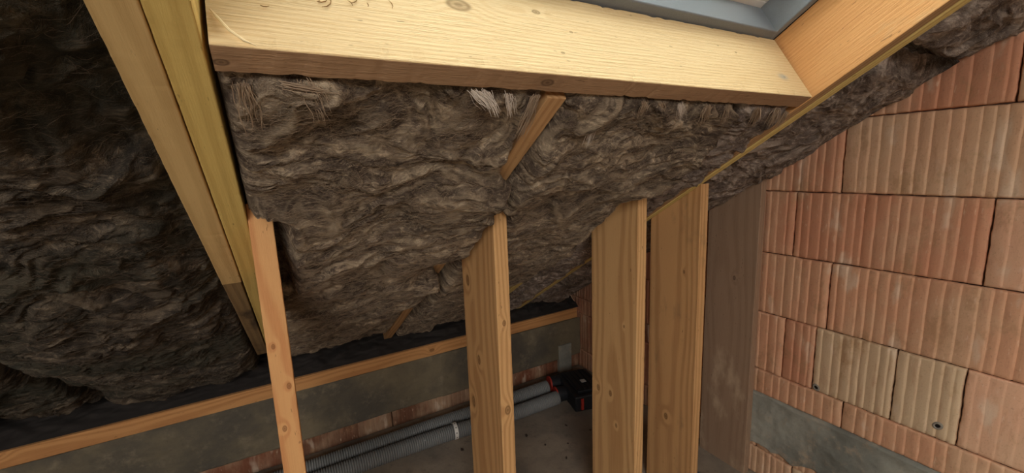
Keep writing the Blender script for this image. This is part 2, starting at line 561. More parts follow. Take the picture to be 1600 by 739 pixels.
s_ridge = (RIDGE_Y - SP * (D0 + .2)) / CP
vs, fs = [], []
for (x0, x1, s0, s1) in ((XL, WIN[0], s_ridge, 2.75), (WIN[1], XW + .02, s_ridge, 2.75),
                         (WIN[0], WIN[1], s_ridge, WIN[2]), (WIN[0], WIN[1], WIN[3] + .055, 2.75)):
    for h in (.20, .26):
        o = len(vs); vs += slope_quad(x0, x1, s0, s1, h); fs.append((o, o + 1, o + 2, o + 3))
ceil = tag(link_mesh('ceiling', vs, fs, M_dark, matrix=SLOPE), kind='structure')
vs, fs = [], []
rz = lambda y: RIDGE_Z + (y - RIDGE_Y) * math.tan(PITCH)
for (x0, x1, y0, y1) in ((XL, REAR_FILL[0], YR, RIDGE_Y), (REAR_FILL[1], XW + .02, YR, RIDGE_Y),
                         (REAR_FILL[0], REAR_FILL[1], YR, REAR_FILL[2]), (REAR_FILL[0], REAR_FILL[1], REAR_FILL[3], RIDGE_Y)):
    o = len(vs); vs += [(x0, y0, rz(y0)), (x1, y0, rz(y0)), (x1, y1, rz(y1)), (x0, y1, rz(y1))]; fs.append((o, o + 1, o + 2, o + 3))
rc = link_mesh('ceiling', vs, fs, M_rearw)
tag(rc, kind='structure')
tag(link_mesh('wall_left', [(XL, YR, 0), (XL, 2.5, 0), (XL, 2.5, roof_z(2.5, .2)), (XL, RIDGE_Y, RIDGE_Z), (XL, YR, rz(YR)), (XL, -1.6, 0)],
              [(0, 5, 3, 4), (5, 1, 2, 3)], M_rearw), kind='structure')
tag(link_mesh('wall_front', [(XL, YR, 0), (XW, YR, 0), (XW, YR, rz(YR)), (XL, YR, rz(YR))], [(0, 1, 2, 3)], M_rearw), kind='structure')
xs = np.linspace(XL, XW, 420); tt = np.linspace(0, 1, 60)
X, T = np.meshgrid(xs, tt, indexing='ij')
Y = YK + .008 + np.where(T < .2, T / .2 * .05, .05 + (T - .2) / .8 * .24)
Z = np.where(T < .2, zc(-.944) + T / .2 * .03, zc(-.914) + (T - .2) / .8 * (roof_z(2.4, .19) - zc(-.914)))
cr = np.abs(fbm(X * 7, T * 3, 4, 71)) * .035 * np.clip(T * 4, 0, 1)
V = np.stack([X.ravel(), (Y - cr).ravel(), (Z + cr * .4).ravel()], 1)
tag(link_mesh('trim_2', V, grid_faces(len(xs), len(tt)), M_dark, smooth=True), kind='structure')

# ------------------------------------------------------------------ roof window
M_frame = plain('grey_window_paint', srgb(116, 121, 125), .5, 0, .10, 260, .5, .5)
M_sash = plain('pale_sash', srgb(226, 216, 204), .5, 0, .06, 60, .1)
g = NT('window_glass', .02, .5)
tr = g.t.nodes.new('ShaderNodeBsdfTransparent'); gl = g.t.nodes.new('ShaderNodeBsdfGlossy'); gl.inputs['Roughness'].default_value = .02
fr = g.t.nodes.new('ShaderNodeFresnel'); mx = g.t.nodes.new('ShaderNodeMixShader')
tr.inputs[0].default_value = (.93, .97, .96, 1)
g.t.links.new(fr.outputs[0], mx.inputs[0]); g.t.links.new(tr.outputs[0], mx.inputs[1]); g.t.links.new(gl.outputs[0], mx.inputs[2])
g.t.links.new(mx.outputs[0], g.t.nodes['Material Output'].inputs[0])
M_glass = g.m

win = tag(empty('window_1'), kind='structure')
win.matrix_world = SLOPE


def ring(x0, x1, s0, s1, w, h0, h1, name, mat, bev=.003):
    mb = MB()
    mb.box((x0, s1 - w, h0), (x1, s1, h1), bev)
    mb.box((x0, s0, h0), (x1, s0 + w, h1), bev)
    mb.box((x0, s0 + w * .98, h0), (x0 + w, s1 - w * .98, h1), bev)
    mb.box((x1 - w, s0 + w * .98, h0), (x1, s1 - w * .98, h1), bev)
    return mb.build(name, mat, win)


ring(WIN[0] + .003, WIN[1] - .001 , WIN[2], WIN[3] + .058, .020, .194, .281, 'window_frame', M_frame)
MB().box((WIN[0] + .003, WIN[3] - .001, .1945), (WIN[1] - .001, WIN[3] + .060, .281), .003).build('window_frame', M_frame, win)
ring(WIN[0] + .004, WIN[1] - .002, WIN[2] + .01, WIN[3] + .045, .062, .283, .318, 'window_sash', M_sash)
ring(WIN[0] + .006, WIN[1] - .004, WIN[2] + .02, WIN[3] + .04, .075, .320, .352, 'sash_rebate', M_sash)
MB().box((WIN[0] + .055, WIN[2] + .07, .334), (WIN[1] - .055, WIN[3] - .01, .340)).build('pane', M_glass, win)


# ------------------------------------------------------------------ timber
def beam(name, mat, L, w, h, matrix, seed=0, bow=.0012, cut0=None, cut1=None, rough_edge=0.0, parent=None, bev=.0022):
    """local x = length, y = width, z = height; origin at x=0 and the middle of the section"""
    prof = []
    bs = bev
    hw, hh = w / 2, h / 2
    for cx, cy, a0 in ((hw - bs, hh - bs, 0), (-hw + bs, hh - bs, 90), (-hw + bs, -hh + bs, 180), (hw - bs, -hh + bs, 270)):
        for k in range(4):
            a = math.radians(a0 + 30 * k)
            prof.append((cx + bs * math.cos(a), cy + bs * math.sin(a)))
    # points along the flat sides
    full = []
    for i, p in enumerate(prof):
        full.append(p)
        q = prof[(i + 1) % len(prof)]
        dl = math.hypot(q[0] - p[0], q[1] - p[1])
        if dl > .02:
            m = int(dl / .018)
            for k in range(1, m): full.append((p[0] + (q[0] - p[0]) * k / m, p[1] + (q[1] - p[1]) * k / m))
    P = np.array(full); n = len(P)
    m = max(8, int(L / .008))
    xs = np.linspace(0, L, m)
    V = np.zeros((m, n, 3))
    V[:, :, 0] = xs[:, None]
    V[:, :, 1] = P[None, :, 0]; V[:, :, 2] = P[None, :, 1]
    b1 = fbm(xs * 1.3 + seed, xs * 0, 2, seed) * bow; b2 = fbm(xs * 1.3 + seed + 9, xs * 0, 2, seed + 1) * bow
    V[:, :, 1] += b1[:, None]; V[:, :, 2] += b2[:, None]
    corner = (np.abs(np.abs(P[:, 0]) - hw) < bs * 1.01) & (np.abs(np.abs(P[:, 1]) - hh) < bs * 1.01)
    chip = (fbm(xs[:, None] * 45 + seed, P[None, :, 0] * 60 + P[None, :, 1] * 60, 2, seed + 2)) * (.0005 + rough_edge)
    V[:, :, 1] -= np.sign(P[None, :, 0]) * np.maximum(chip, 0) * corner[None, :]
    V[:, :, 2] -= np.sign(P[None, :, 1]) * np.maximum(chip, 0) * corner[None, :]
    if cut1 is not None:
        t = xs[:, None] / L
        V[:, :, 0] += t ** 6 * cut1(V[:, :, 1], V[:, :, 2]) if False else 0
        end = cut1(V[:, :, 1], V[:, :, 2])
        V[:, :, 0] = V[:, :, 0] / L * (L + end)
    V = V.reshape(-1, 3)
    fs = []
    for i in range(m - 1):
        for k in range(n):
            k2 = (k + 1) % n
            fs.append((i * n + k, (i + 1) * n + k, (i + 1) * n + k2, i * n + k2))
    F = [tuple(f) for f in fs] + [tuple(range(n)), tuple((m - 1) * n + k for k in range(n))[::-1]]
    # orient outwards
    F = [f[::-1] for f in F]
    o = link_mesh(name, list(map(tuple, V)), F, mat, parent, matrix)
    return o


def mat_from(o, x, y, z):
    m = Matrix((Vector(x), Vector(y), Vector(z))).transposed().to_4x4()
    m.translation = Vector(o)
    return m


NV = Vector((0, SP, CP)); SD = Vector((0, CP, -SP))


def spt(x, s, h):
    return Vector((x, 0, FZ)) + SD * s + NV * (D0 + h)


def slope_beam(name, mat, xc, s0, s1, w, h, hb=0.0, **k):
    """a rafter running down the slope with its underside at height hb over the rafter plane"""
    return beam(name, mat, s1 - s0, w, h, mat_from(spt(xc, s0, hb + h / 2), SD, (-1, 0, 0), NV), **k)


def stud(name, mat, xc, y0, y1, ztop_extra=0.0, z0=0.0, w=.04, lean=0.0, **k):
    h = y1 - y0; yc = (y0 + y1) / 2
    L = roof_z(yc) + ztop_extra - z0
    cut = lambda Yl, Zl: Zl * math.tan(PITCH)
    x = Vector((lean, 0, 1)).normalized(); zz = Vector((0, -1, 0)); yy = zz.cross(x)
    return beam(name, mat, L, w, h, mat_from((xc, yc, z0), x, yy, zz), cut1=cut, **k)


YEL_L = srgb(206, 178, 122); YEL_D = srgb(158, 122, 66)
W_trim = wood('pale_sawn_spruce', srgb(224, 196, 148), srgb(204, 164, 108), 1, 115, (.01, -.05),
              knots=((.3225, -.02, .030, .015), (.47, -.02, .044, .006), (.53, -.02, .007, .003), (.49, -.02, -.046, .003), (.0075, .005, -.096, .005), (.45, .0, -.096, .007), (1.17, -.02, -.038, .003), (1.02, -.02, .023, .003)), saw=1.0, blotch=.3, contrast=.32, stain=(1.165, -.02, -.038, .035, .018, srgb(150, 152, 150), .7))
W_rafl = wood('yellowed_spruce', srgb(222, 190, 112), srgb(186, 150, 80), 3, 60, (.25, -.06), blotch=.35, contrast=.4,
              knots=((1.15, .0, -.1, .006),))
W_rafl2 = wood('tan_spruce', srgb(216, 182, 124), srgb(182, 144, 90), 5, 60, (.2, -.1), blotch=.3, contrast=.4)
W_old = wood('dull_spruce', srgb(150, 122, 84), srgb(108, 84, 56), 8, 70, (.2, -.1), blotch=.4, dirt=srgb(80, 64, 48), dirt_amt=.25)
W_orange = wood('orange_spruce', srgb(216, 162, 104), srgb(190, 128, 72), 4, 120, (.02, -.30), saw=1.0, blotch=.5, contrast=.25,
                knots=((1.2756, .018, -.073, .005),), dirt=srgb(196, 172, 130), dirt_amt=.1)
W_stud1 = wood('orange_pine_stud', srgb(218, 164, 108), srgb(192, 124, 76), 6, 130, (.05, .16),
               knots=((.93, -.01, .11, .005), (.84, .008, .11, .005), (.55, .01, .11, .004), (1.02, .008, .11, .004)), blotch=.35)
W_stud2 = wood('brown_spruce_stud', srgb(210, 164, 110), srgb(168, 118, 72), 7, 95, (.18, .03),
               knots=((1.03, .02, -.07, .012), (.80, .02, -.02, .011), (.64, .02, -.075, .013), (.70, 0, .11, .010), (.95, .0, .11, .006)), blotch=.35)
W_stud3 = wood('honey_spruce_stud', srgb(216, 172, 118), srgb(172, 122, 74), 9, 85, (.16, -.01),
               knots=((.528, .02, -.075, .009), (.424, .02, .02, .006), (.535, .02, -.010, .008), (.81, .02, .054, .004)), blotch=.3)
W_stud4 = wood('tan_spruce_stud', srgb(206, 160, 108), srgb(162, 114, 70), 12, 80, (.15, .02),
               knots=((.335, .02, -.015, .010), (.95, .02, .05, .005)), blotch=.4, dirt=srgb(150, 120, 84), dirt_amt=.1)
W_board = wood('weathered_brown_board', srgb(158, 130, 106), srgb(128, 100, 78), 14, 90, (.2, .02), blotch=.3, contrast=.3, rough=.55,
               dirt=srgb(186, 160, 132), dirt_amt=.12, knots=((.86, .02, .02, .008),))
W_plate = wood('orange_plate_timber', srgb(206, 150, 94), srgb(166, 108, 62), 16, 110, (.12, .02),
               knots=((1.62, -.05, .02, .012), (3.25, -.05, .0, .010)), blotch=.35)
W_raf = wood('brown_spruce_rafter', srgb(196, 152, 104), srgb(156, 108, 66), 18, 90, (.2, -.1), blotch=.35)
W_strip = wood('olive_yellow_rafter', srgb(214, 188, 118), srgb(176, 146, 82), 20, 90, (.2, -.1), blotch=.3)
W_orange_shade = wood('shaded_brown_rafter_edge', srgb(176, 140, 98), srgb(132, 98, 62), 22, 90, (.2, -.1), blotch=.3)

S0 = -1.16
RH = .196
r1 = tag(slope_beam('rafter', W_rafl, -.0655, S0, 2.05, .040, RH, seed=1),
         'yellow-stained rafter nailed to the pale trimmer at its left end', 'rafter')
SPL = 1.192 * CP - (-.256) * SP - 0.0
SPL = CP * 1.192 + SP * .256
r2 = tag(slope_beam('rafter', W_rafl2, -.1075, S0, SPL, .040, RH, seed=2),
         'tan outer plank of the left double rafter, ending in a butt joint halfway down', 'rafter')
r3 = tag(slope_beam('rafter', W_old, -.1085, SPL + .002, 2.02, .038, RH, seed=3),
         'short dull plank continuing the left double rafter below the butt joint', 'rafter')
r4 = tag(slope_beam('rafter', W_raf, .450, .46, 2.32, .040, RH, seed=4),
         'brown single rafter half hidden by wool above the second stud from the left', 'rafter')
r5 = tag(slope_beam('rafter', W_strip, .980, .60, 2.32, .036, RH, seed=5),
         'thin-looking rafter whose edge shows just above the third stud from the left', 'rafter')
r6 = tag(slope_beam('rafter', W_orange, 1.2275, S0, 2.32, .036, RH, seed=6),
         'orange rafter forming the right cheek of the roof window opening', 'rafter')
r7 = tag(slope_beam('rafter', W_strip, 1.2625, S0, 2.32, .030, RH, seed=7, hb=-.002),
         'olive-yellow rafter edge running along the right of the orange rafter', 'rafter')
r6.data.materials.append(W_orange_shade)  # darker brown for the underside of the orange rafter, painting in its shade
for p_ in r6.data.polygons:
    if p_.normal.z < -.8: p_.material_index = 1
del r1, r2, r3, r4, r5, r6, r7

# trimmer below the window
trim = beam('trimmer', W_trim, 1.243, .040, .192, mat_from(spt(-.0395, .426, .096), (1, 0, 0), SD, NV), seed=11, rough_edge=.0016)
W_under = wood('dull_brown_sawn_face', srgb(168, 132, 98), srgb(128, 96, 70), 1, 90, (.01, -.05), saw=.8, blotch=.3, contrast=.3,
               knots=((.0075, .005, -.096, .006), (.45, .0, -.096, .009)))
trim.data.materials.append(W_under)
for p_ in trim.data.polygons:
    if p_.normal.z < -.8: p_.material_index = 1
tag(trim, 'pale sawn timber trimmer spanning between rafters under the roof window', 'beam')
sv, sf = tube([(.004, -.0215, -.046), (.010, -.024, -.060), (.020, -.0245, -.078), (.033, -.023, -.090), (.044, -.0205, -.0935)],
              [.0006, .0017, .0016, .0014, .0004], 6)
sp = link_mesh('splinter', sv, sf, plain('fresh_split_wood', srgb(246, 222, 178), .8), trim)
sp['label'] = 'pale curled splinter'

mb = MB(); rs = random.Random(3)
for k in range(34):
    cx = rs.choice((.10, .12, .15, .17, .09, .21)) + rs.gauss(0, .022) - .0; cz = rs.uniform(-.03, .03) + (.012 if cx > .12 else 0)
    an = rs.choice((.5, 1.0, -.35, .15)) + rs.gauss(0, .25); L_ = rs.uniform(.006, .020)
    pts = [(cx + math.cos(an + q_ * .25) * L_ * q_ / 3, -.0207, cz + math.sin(an + q_ * .25) * L_ * q_ / 3) for q_ in range(4)]
    mb.add(tube(pts, [.0003, .0006, .0006, .0002], 5))
sc_ = mb.build('scratch_marks', plain('scratch_brown', srgb(150, 112, 66), .9), trim)
sc_['kind'] = 'stuff'; sc_['label'] = 'small brown scratches and bark flecks'

# studs
tag(stud('stud', W_stud1, -.0245, .9275, 1.147, .035, w=.041, seed=21, lean=.0),
    'narrow orange stud, leftmost of the upright timbers, beside the left double rafter', 'stud')
tag(stud('stud', W_stud2, .4915, .9275, 1.147, .012, seed=22),
    'knotty brown stud standing under the half-hidden single rafter, second from the left', 'stud')
tag(stud('stud', W_stud3, .9965, .9275, 1.147, .0, seed=23),
    'honey-coloured wide stud in the middle, third from the left, in front of the black manifold', 'stud')
tag(stud('stud', W_stud4, 1.2985, .9275, 1.147, .0, seed=24),
    'tan stud just right of the honey-coloured one, fourth from the left', 'stud')
tag(stud('plank', W_board, 1.652, .9275, 1.147, .0, seed=25, w=.034),
    'dark brown weathered plank standing against the clay block wall', 'plank')

plate = beam('wall_plate', W_plate, XW - .01 - XL - .02, .10, .064, mat_from((XL + .01, YK + .05, zc(-.979)), (1, 0, 0), (0, 1, 0), (0, 0, 1)), seed=31, bow=.0015)
tag(plate, 'long orange wall plate lying on the concrete knee wall', 'beam')

# ------------------------------------------------------------------ mineral wool
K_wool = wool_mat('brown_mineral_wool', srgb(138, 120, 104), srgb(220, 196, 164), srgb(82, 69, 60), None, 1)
K_wool_shade = wool_mat('shaded_mineral_wool', srgb(100, 89, 79), srgb(158, 140, 118), srgb(56, 51, 46), srgb(66, 66, 56), 2)  # darker copy of the wool: the left bay's shade is put into its colour
K_wool3 = wool_mat('grey_brown_mineral_wool', srgb(152, 134, 122), srgb(214, 194, 176), srgb(92, 78, 70), None, 3)
K_pale = plain('pale_wool_fibre', srgb(214, 200, 184), 1.0, 0, .15, 40, 0, .02)
K_fib = plain('tan_wool_fibre', srgb(168, 146, 122), 1.0, 0, .25, 40, 0, .02)

K_fib_shade = plain('shaded_wool_fibre', srgb(112, 98, 84), 1.0, 0, .25, 40, 0, .02)  # fibres darkened to go with the shade painted into the left bay


def folds(X, S, seed, flow=0.0):
    """layered, torn look of mineral wool: swirling streaks, clumps and torn layer edges"""
    fl = flow + .55 * fbm(X * 2.6, S * 2.6, 2, seed + 20)
    Xr = X * np.cos(flow) + S * np.sin(flow); Sr = -X * np.sin(flow) + S * np.cos(flow)
    Sr = Sr + .16 * fbm(X * 3.1, S * 3.1, 2, seed + 21) * .6
    wx = fbm(Xr * 7, Sr * 9, 3, seed) * .050; ws = fbm(Xr * 8 + 7, Sr * 8, 3, seed + 5) * .034
    x = Xr + wx; s = Sr + ws
    big = fbm(x * 6.5, s * 11, 3, seed + 2)
    rid = 1 - np.abs(pn(x * 9, s * 21, seed + 3)) * 2.2
    rid2 = 1 - np.abs(pn(x * 22 + 3 * wx, s * 62, seed + 4)) * 2.2
    fine = fbm(x * 60, s * 150, 2, seed + 6)
    def layer(fx, fs, n, sd):
        lay = pn(x * fx, s * fs, sd) * n
        te = lay - np.floor(lay)
        return np.where(te < .88, te / .88, (1 - te) / .12)
    terr = layer(5, 12, 2.2, seed + 8); terr2 = layer(13, 30, 1.6, seed + 11)
    vis = sstep(-.25, .35, fbm(X * 5, S * 5, 2, seed + 14))
    h = fbm(X * 9, S * 13, 3, seed + 40) * .006 + big * .015 + rid * .0024 + rid2 * .0018 * (1 - .5 * vis) + fine * .0012 + terr * .0070 * vis + terr2 * .0034
    tone = sstep(.5, 1.0, rid2) * .30 + sstep(.18, .62, fbm(x * 10, s * 24, 3, seed + 9)) * .75 * (.4 + .6 * terr) + sstep(.25, .6, fbm(x * 22, s * 60, 2, seed + 19)) * .4
    return h, np.clip(tone, 0, 1)


def batt(name, mat,  x0, x1, s0, s1, B, seed, top=.13, res=.0026, flow=0.0, fibres=2500, rim=.02, amp=1.0, fcol=None, over=None, er=.045, notches=()):
    """B(t, s) -> how far the underside hangs below the rafter plane (m, may be negative)"""
    nx = int((x1 - x0) / res) + 2; ns = int((s1 - s0) / res) + 2
    t = np.linspace(0, 1, nx); sv = np.linspace(s0, s1, ns)
    Tm, Sm = np.meshgrid(t, sv, indexing='ij')
    X = x0 + (x1 - x0) * Tm
    q = (Sm - s0) / (s1 - s0)
    hb = B(Tm, Sm)
    edge = np.minimum(Tm, 1 - Tm) * (x1 - x0)
    endd = np.minimum(q, 1 - q) * (s1 - s0)
    round_e = np.sqrt(np.clip(edge / er, 0, 1) * (2 - np.clip(edge / er, 0, 1)))
    round_s = np.sqrt(np.clip(endd / .03, 0, 1) * (2 - np.clip(endd / .03, 0, 1)))
    base = -(hb + rim) * round_e * round_s + rim
    f, tone = folds(X, Sm, seed, flow)
    H = base - f * amp * np.clip(edge / .012, .15, 1) * np.clip(endd / .01, .2, 1)
    for (xa, xb, sa, sb) in notches:
        mk = sstep(xa - .012, xa - .002, X) * sstep(xb + .012, xb + .002, X) * sstep(sa - .012, sa - .002, Sm) * sstep(sb + .012, sb + .002, Sm)
        H = H * (1 - mk) + .035 * mk
    X2 = X + fbm(X * 14, Sm * 22, 3, seed + 30) * .006 * np.clip(edge / .01, 0, 1)
    if over is not None:
        X2 = X2 + over(Sm) * sstep(.70, .96, Tm) * sstep(-.002, -.022, H) * (1 + .5 * fbm(Sm * 25, X * 20, 2, seed + 33))
    S2 = Sm + fbm(X * 20, Sm * 12, 3, seed + 31) * .008 + f * .8 * .0
    X2 = np.where(H > -.004, np.clip(X2, x0, x1), X2)
    S2 = np.clip(S2, s0, s1)
    V = np.stack([X2.ravel(), S2.ravel(), H.ravel()], 1)
    F = grid_faces(nx, ns, 0, True)
    # skirt up to the top of the batt and a lid
    idx = np.concatenate([np.arange(ns), np.arange(1, nx) * ns + ns - 1, (nx - 1) * ns + np.arange(ns - 2, -1, -1), np.arange(nx - 2, 0, -1) * ns])
    sk = V[idx].copy(); sk[:, 2] = top
    o = len(V); m = len(idx)
    k = np.arange(m); k2 = (k + 1) % m
    F2 = np.stack([idx[k], idx[k2], o + k2, o + k], 1)
    c = np.array([[(x0 + x1) / 2, (s0 + s1) / 2, top]])
    V = np.concatenate([V, sk, c])
    F3 = np.stack([o + k, o + k2, np.full(m, o + m), np.full(m, o + m)], 1)
    tris = F3[:, :3]
    me_v = V; Fq = np.concatenate([F, F2])
    me = bpy.data.meshes.new(name)
    nl = len(Fq) * 4 + len(tris) * 3
    me.vertices.add(len(me_v)); me.vertices.foreach_set('co', me_v.astype(np.float32).ravel())
    me.loops.add(nl); me.loops.foreach_set('vertex_index', np.concatenate([Fq.ravel(), tris.ravel()]).astype(np.int32))
    me.polygons.add(len(Fq) + len(tris))
    me.polygons.foreach_set('loop_start', np.concatenate([np.arange(len(Fq)) * 4, len(Fq) * 4 + np.arange(len(tris)) * 3]).astype(np.int32))
    me.update(calc_edges=True); me.validate()
    me.polygons.foreach_set('use_smooth', [True] * len(me.polygons))
    me.materials.append(mat)
    at = me.attributes.new('tone', 'FLOAT_COLOR', 'POINT')
    tv = np.concatenate([tone.ravel(), np.zeros(m + 1)])
    at.data.foreach_set('color', np.stack([tv, tv, tv, np.ones_like(tv)], 1).astype(np.float32).ravel())
    ob = bpy.data.objects.new(name, me); col.objects.link(ob); ob.matrix_world = SLOPE
    # loose fibres lying on and lifting off the surface
    if fibres:
        r = np.random.default_rng(seed + 99)
        seg = 6
        ci = r.integers(3, nx - 3, fibres); si = r.integers(int(max(3, (.38 - s0) / res)), ns - 3, fibres) if s0 < -.5 and x0 < -.5 else r.integers(3, ns - 3, fibres)
        ang = flow + r.normal(0, .55, fibres)
        Lf = r.uniform(.010, .040, fibres) * np.where(r.random(fibres) < .1, 1.8, 1)
        curv = r.normal(0, 1.6, fibres)
        lift = r.uniform(-.001, .004, fibres)
        rad = r.uniform(.00014, .0004, fibres) * np.clip(.35 + .6 * (S2[ci, si] + .1), .3, 1.0)
        pts = np.zeros((fibres, seg, 3))
        for k in range(seg):
            u = k / (seg - 1)
            a = ang + curv * (u - .5)
            pts[:, k, 0] = (X2[ci, si] if k == 0 else pts[:, k - 1, 0] + np.cos(a) * Lf / seg)
            pts[:, k, 1] = (S2[ci, si] if k == 0 else pts[:, k - 1, 1] + np.sin(a) * Lf / seg)
            gi = np.clip(((pts[:, k, 0] - x0) / (x1 - x0) * (nx - 1)).astype(int), 0, nx - 1)
            gj = np.clip(((pts[:, k, 1] - s0) / (s1 - s0) * (ns - 1)).astype(int), 0, ns - 1)
            pts[:, k, 2] = H[gi, gj] - .0006 - lift * u
        pts[:, :, 2] = (pts[:, :, 2] + np.mean(pts[:, :, 2], 1, keepdims=True)) / 2 - .001
        tri = np.array([(0, 1), (-.87, -.5), (.87, -.5)])
        side = np.stack([-np.sin(ang), np.cos(ang)], 1)
        taper = np.array([.5, 1, 1, 1, .8, .3])
        VV = np.zeros((fibres, seg, 3, 3))
        for q3 in range(3):
            a, b = tri[q3]
            VV[:, :, q3, 0] = pts[:, :, 0] + side[:, None, 0] * a * rad[:, None] * taper
            VV[:, :, q3, 1] = pts[:, :, 1] + side[:, None, 1] * a * rad[:, None] * taper
            VV[:, :, q3, 2] = pts[:, :, 2] + b * rad[:, None] * taper
        VV = VV.reshape(-1, 3)
        base_i = (np.arange(fibres) * seg * 3)[:, None, None] + (np.arange(seg - 1) * 3)[None, :, None]
        q = np.arange(3)[None, None, :]; q2 = (q + 1) % 3
        FF = np.stack(np.broadcast_arrays(base_i + q, base_i + q2, base_i + q2 + 3, base_i + q + 3), -1).reshape(-1, 4)
        fo = link_mesh('loose_fibres', VV, FF, fcol or K_fib, ob)
        fo['kind'] = 'stuff'
    return ob, (X2, S2, H)


def B0(t, s):
    d = .012 + .028 * sstep(.75, .2, s) * sstep(1.0, .7, t) + .03 * sstep(.5, 1.2, s) * np.sin(np.pi * np.clip(t * 1.0, 0, 1)) - .035 * sstep(.82, 1.0, t) * sstep(1.7, 1.0, s)
    return d + fbm(t * 2.2, s * 2.2, 2, 41) * .02


def B1(t, s):
    hump = sstep(.5, .95, s) * sstep(2.12, 1.80, s + .48 * sstep(.45, 1, t) ** 1.3)
    side = .030 * sstep(.6, .95, t) * sstep(.64, .74, s) * sstep(1.06, .98, s) - .045 * sstep(.72, .95, t) * sstep(1.0, 1.08, s) * sstep(1.3, 1.2, s)
    notch = .075 * sstep(.16, .10, t) * sstep(.76, .80, s) * sstep(1.16, 1.10, s)
    return -.004 + .058 * hump + side - notch + fbm(t * 2, s * 3, 2, 43) * .014


def over1(s):
    return .036 * sstep(.64, .74, s) * sstep(1.08, 1.0, s) + .035 * sstep(1.22, 1.3, s) * sstep(1.62, 1.5, s)


def B2(t, s):
    hump = sstep(.45, .8, s) * sstep(2.1, 1.6, s + .35 * t)
    side = .022 * sstep(.7, .95, t) * sstep(.86, .74, s)
    dent = .045 * sstep(.80, .97, t) * sstep(.76, .84, s) * sstep(1.2, 1.1, s)
    return .002 + .040 * hump + side - dent + fbm(t * 2, s * 3, 2, 45) * .012


def over2(s):
    return .046 * sstep(.78, .70, s)


def B2b(t, s):
    return .000 + .012 * sstep(.5, .8, s) + fbm(t * 2, s * 4, 2, 47) * .010


def B3(t, s):
    return -.06 * sstep(.32, .245, s) + .028 * np.sin(np.pi * np.clip(t, 0, 1)) - .012 + fbm(t * 2 + 3, s * 5, 2, 49) * .014


def B3u(t, s):
    return .016 * np.sin(np.pi * t) + fbm(t * 2 + 3, s * 5, 2, 51) * .012 - .004


b0, _ = batt('insulation_batt', K_wool_shade, -.62, -.131, -.75, 2.20, B0, 61, flow=.12, fcol=K_fib_shade, fibres=5000, amp=1.15)
tag(b0, 'large shade-darkened wool batt between the left image edge and the double rafter', 'insulation', 'mineral wool batts between the rafters')
b0b, _ = batt('insulation_batt', K_wool_shade, -1.25, -.632, .2, 2.20, lambda t, s: .022 + fbm(t * 3, s * 2.4, 2, 42) * .03, 62, flow=-.1, fibres=1200, res=.004, amp=1.2, fcol=K_fib_shade)
tag(b0b, 'shade-darkened greenish wool batt at the lower far left, above the wall plate', 'insulation', 'mineral wool batts between the rafters')
b1, surf1 = batt('insulation_batt', K_wool, -.040, .426, .452, 2.20, B1, 63, flow=-.15, fibres=18000, over=over1, er=.03, notches=((-.05, -.002, .83, 1.10),))
tag(b1, 'bulging brown wool batt below the left half of the trimmer, right of the double rafter', 'insulation', 'mineral wool batts between the rafters')
b2, surf2 = batt('insulation_batt', K_wool, .474, .958, .452, 2.25, B2, 64, flow=-.45, fibres=14000, over=over2, er=.03, notches=((.46, .5125, .83, 1.10),))
tag(b2, 'brown wool batt between the half-hidden single rafter and the third stud', 'insulation', 'mineral wool batts between the rafters')
b2b, surf2b = batt('insulation_batt', K_wool3, 1.002, 1.206, .452, 2.25, B2b, 65, flow=-.9, fibres=2200, notches=((.99, 1.018, .83, 1.10),))
tag(b2b, 'narrow strip of wool between the third stud and the orange rafter', 'insulation', 'mineral wool batts between the rafters')
b3, _ = batt('insulation_batt', K_wool3, 1.282, 1.672, .240, 2.25, B3, 66, flow=1.25, fibres=5500, rim=.004, er=.03, notches=((1.27, 1.320, .83, 1.10), (1.633, 1.69, .83, 1.10)))
tag(b3, 'grey-brown wool batt sagging along the clay block wall, lower of the two there', 'insulation', 'mineral wool batts between the rafters')
b3u, _ = batt('insulation_batt', K_wool3, 1.282, 1.672, -.75, .226, B3u, 67, flow=1.0, fibres=4500, rim=.002, er=.02)
tag(b3u, 'curly grey-brown wool batt in the top right corner of the picture', 'insulation', 'mineral wool batts between the rafters')


def tuft(parent, mat, x, s, h, n, length, dirv, spread=.4, rad=.0004, seed=1, curl=1.0, label=None):
    """a hanging wisp of fibres in slope coordinates"""
    r = random.Random(seed); mb = MB()
    for i in range(int(n * .55)):
        p = Vector((x + r.gauss(0, .005), s + r.gauss(0, .002), h + r.gauss(0, .002)))
        dv = Vector(dirv) + Vector((r.gauss(0, spread), r.gauss(0, spread), r.gauss(0, spread * .4)))
        dv.normalize()
        L = length * r.uniform(.35, 1.1); seg = 9
        pts = [p.copy()]
        ph = r.uniform(0, 6.28); am = r.uniform(.25, .75) * curl
        for k in range(seg):
            dv = (dv + Vector((math.cos(ph + k * .9), math.sin(ph * 1.7 + k * .7) * .6, math.sin(ph + k * 1.1) * .6)) * am * .5).normalized()
            dv = (dv + Vector(dirv).normalized() * .45).normalized()
            p = p + dv * (L / seg); pts.append(p.copy())
        rr = rad * r.uniform(.5, 1.3)
        mb.add(tube(pts, [rr, rr * 1.2, rr * 1.1, rr, rr, rr, rr * .9, rr * .8, rr * .6, rr * .25], 3))
    o = mb.build('fibre_tuft', mat, parent)
    if label: o['label'] = label
    return o


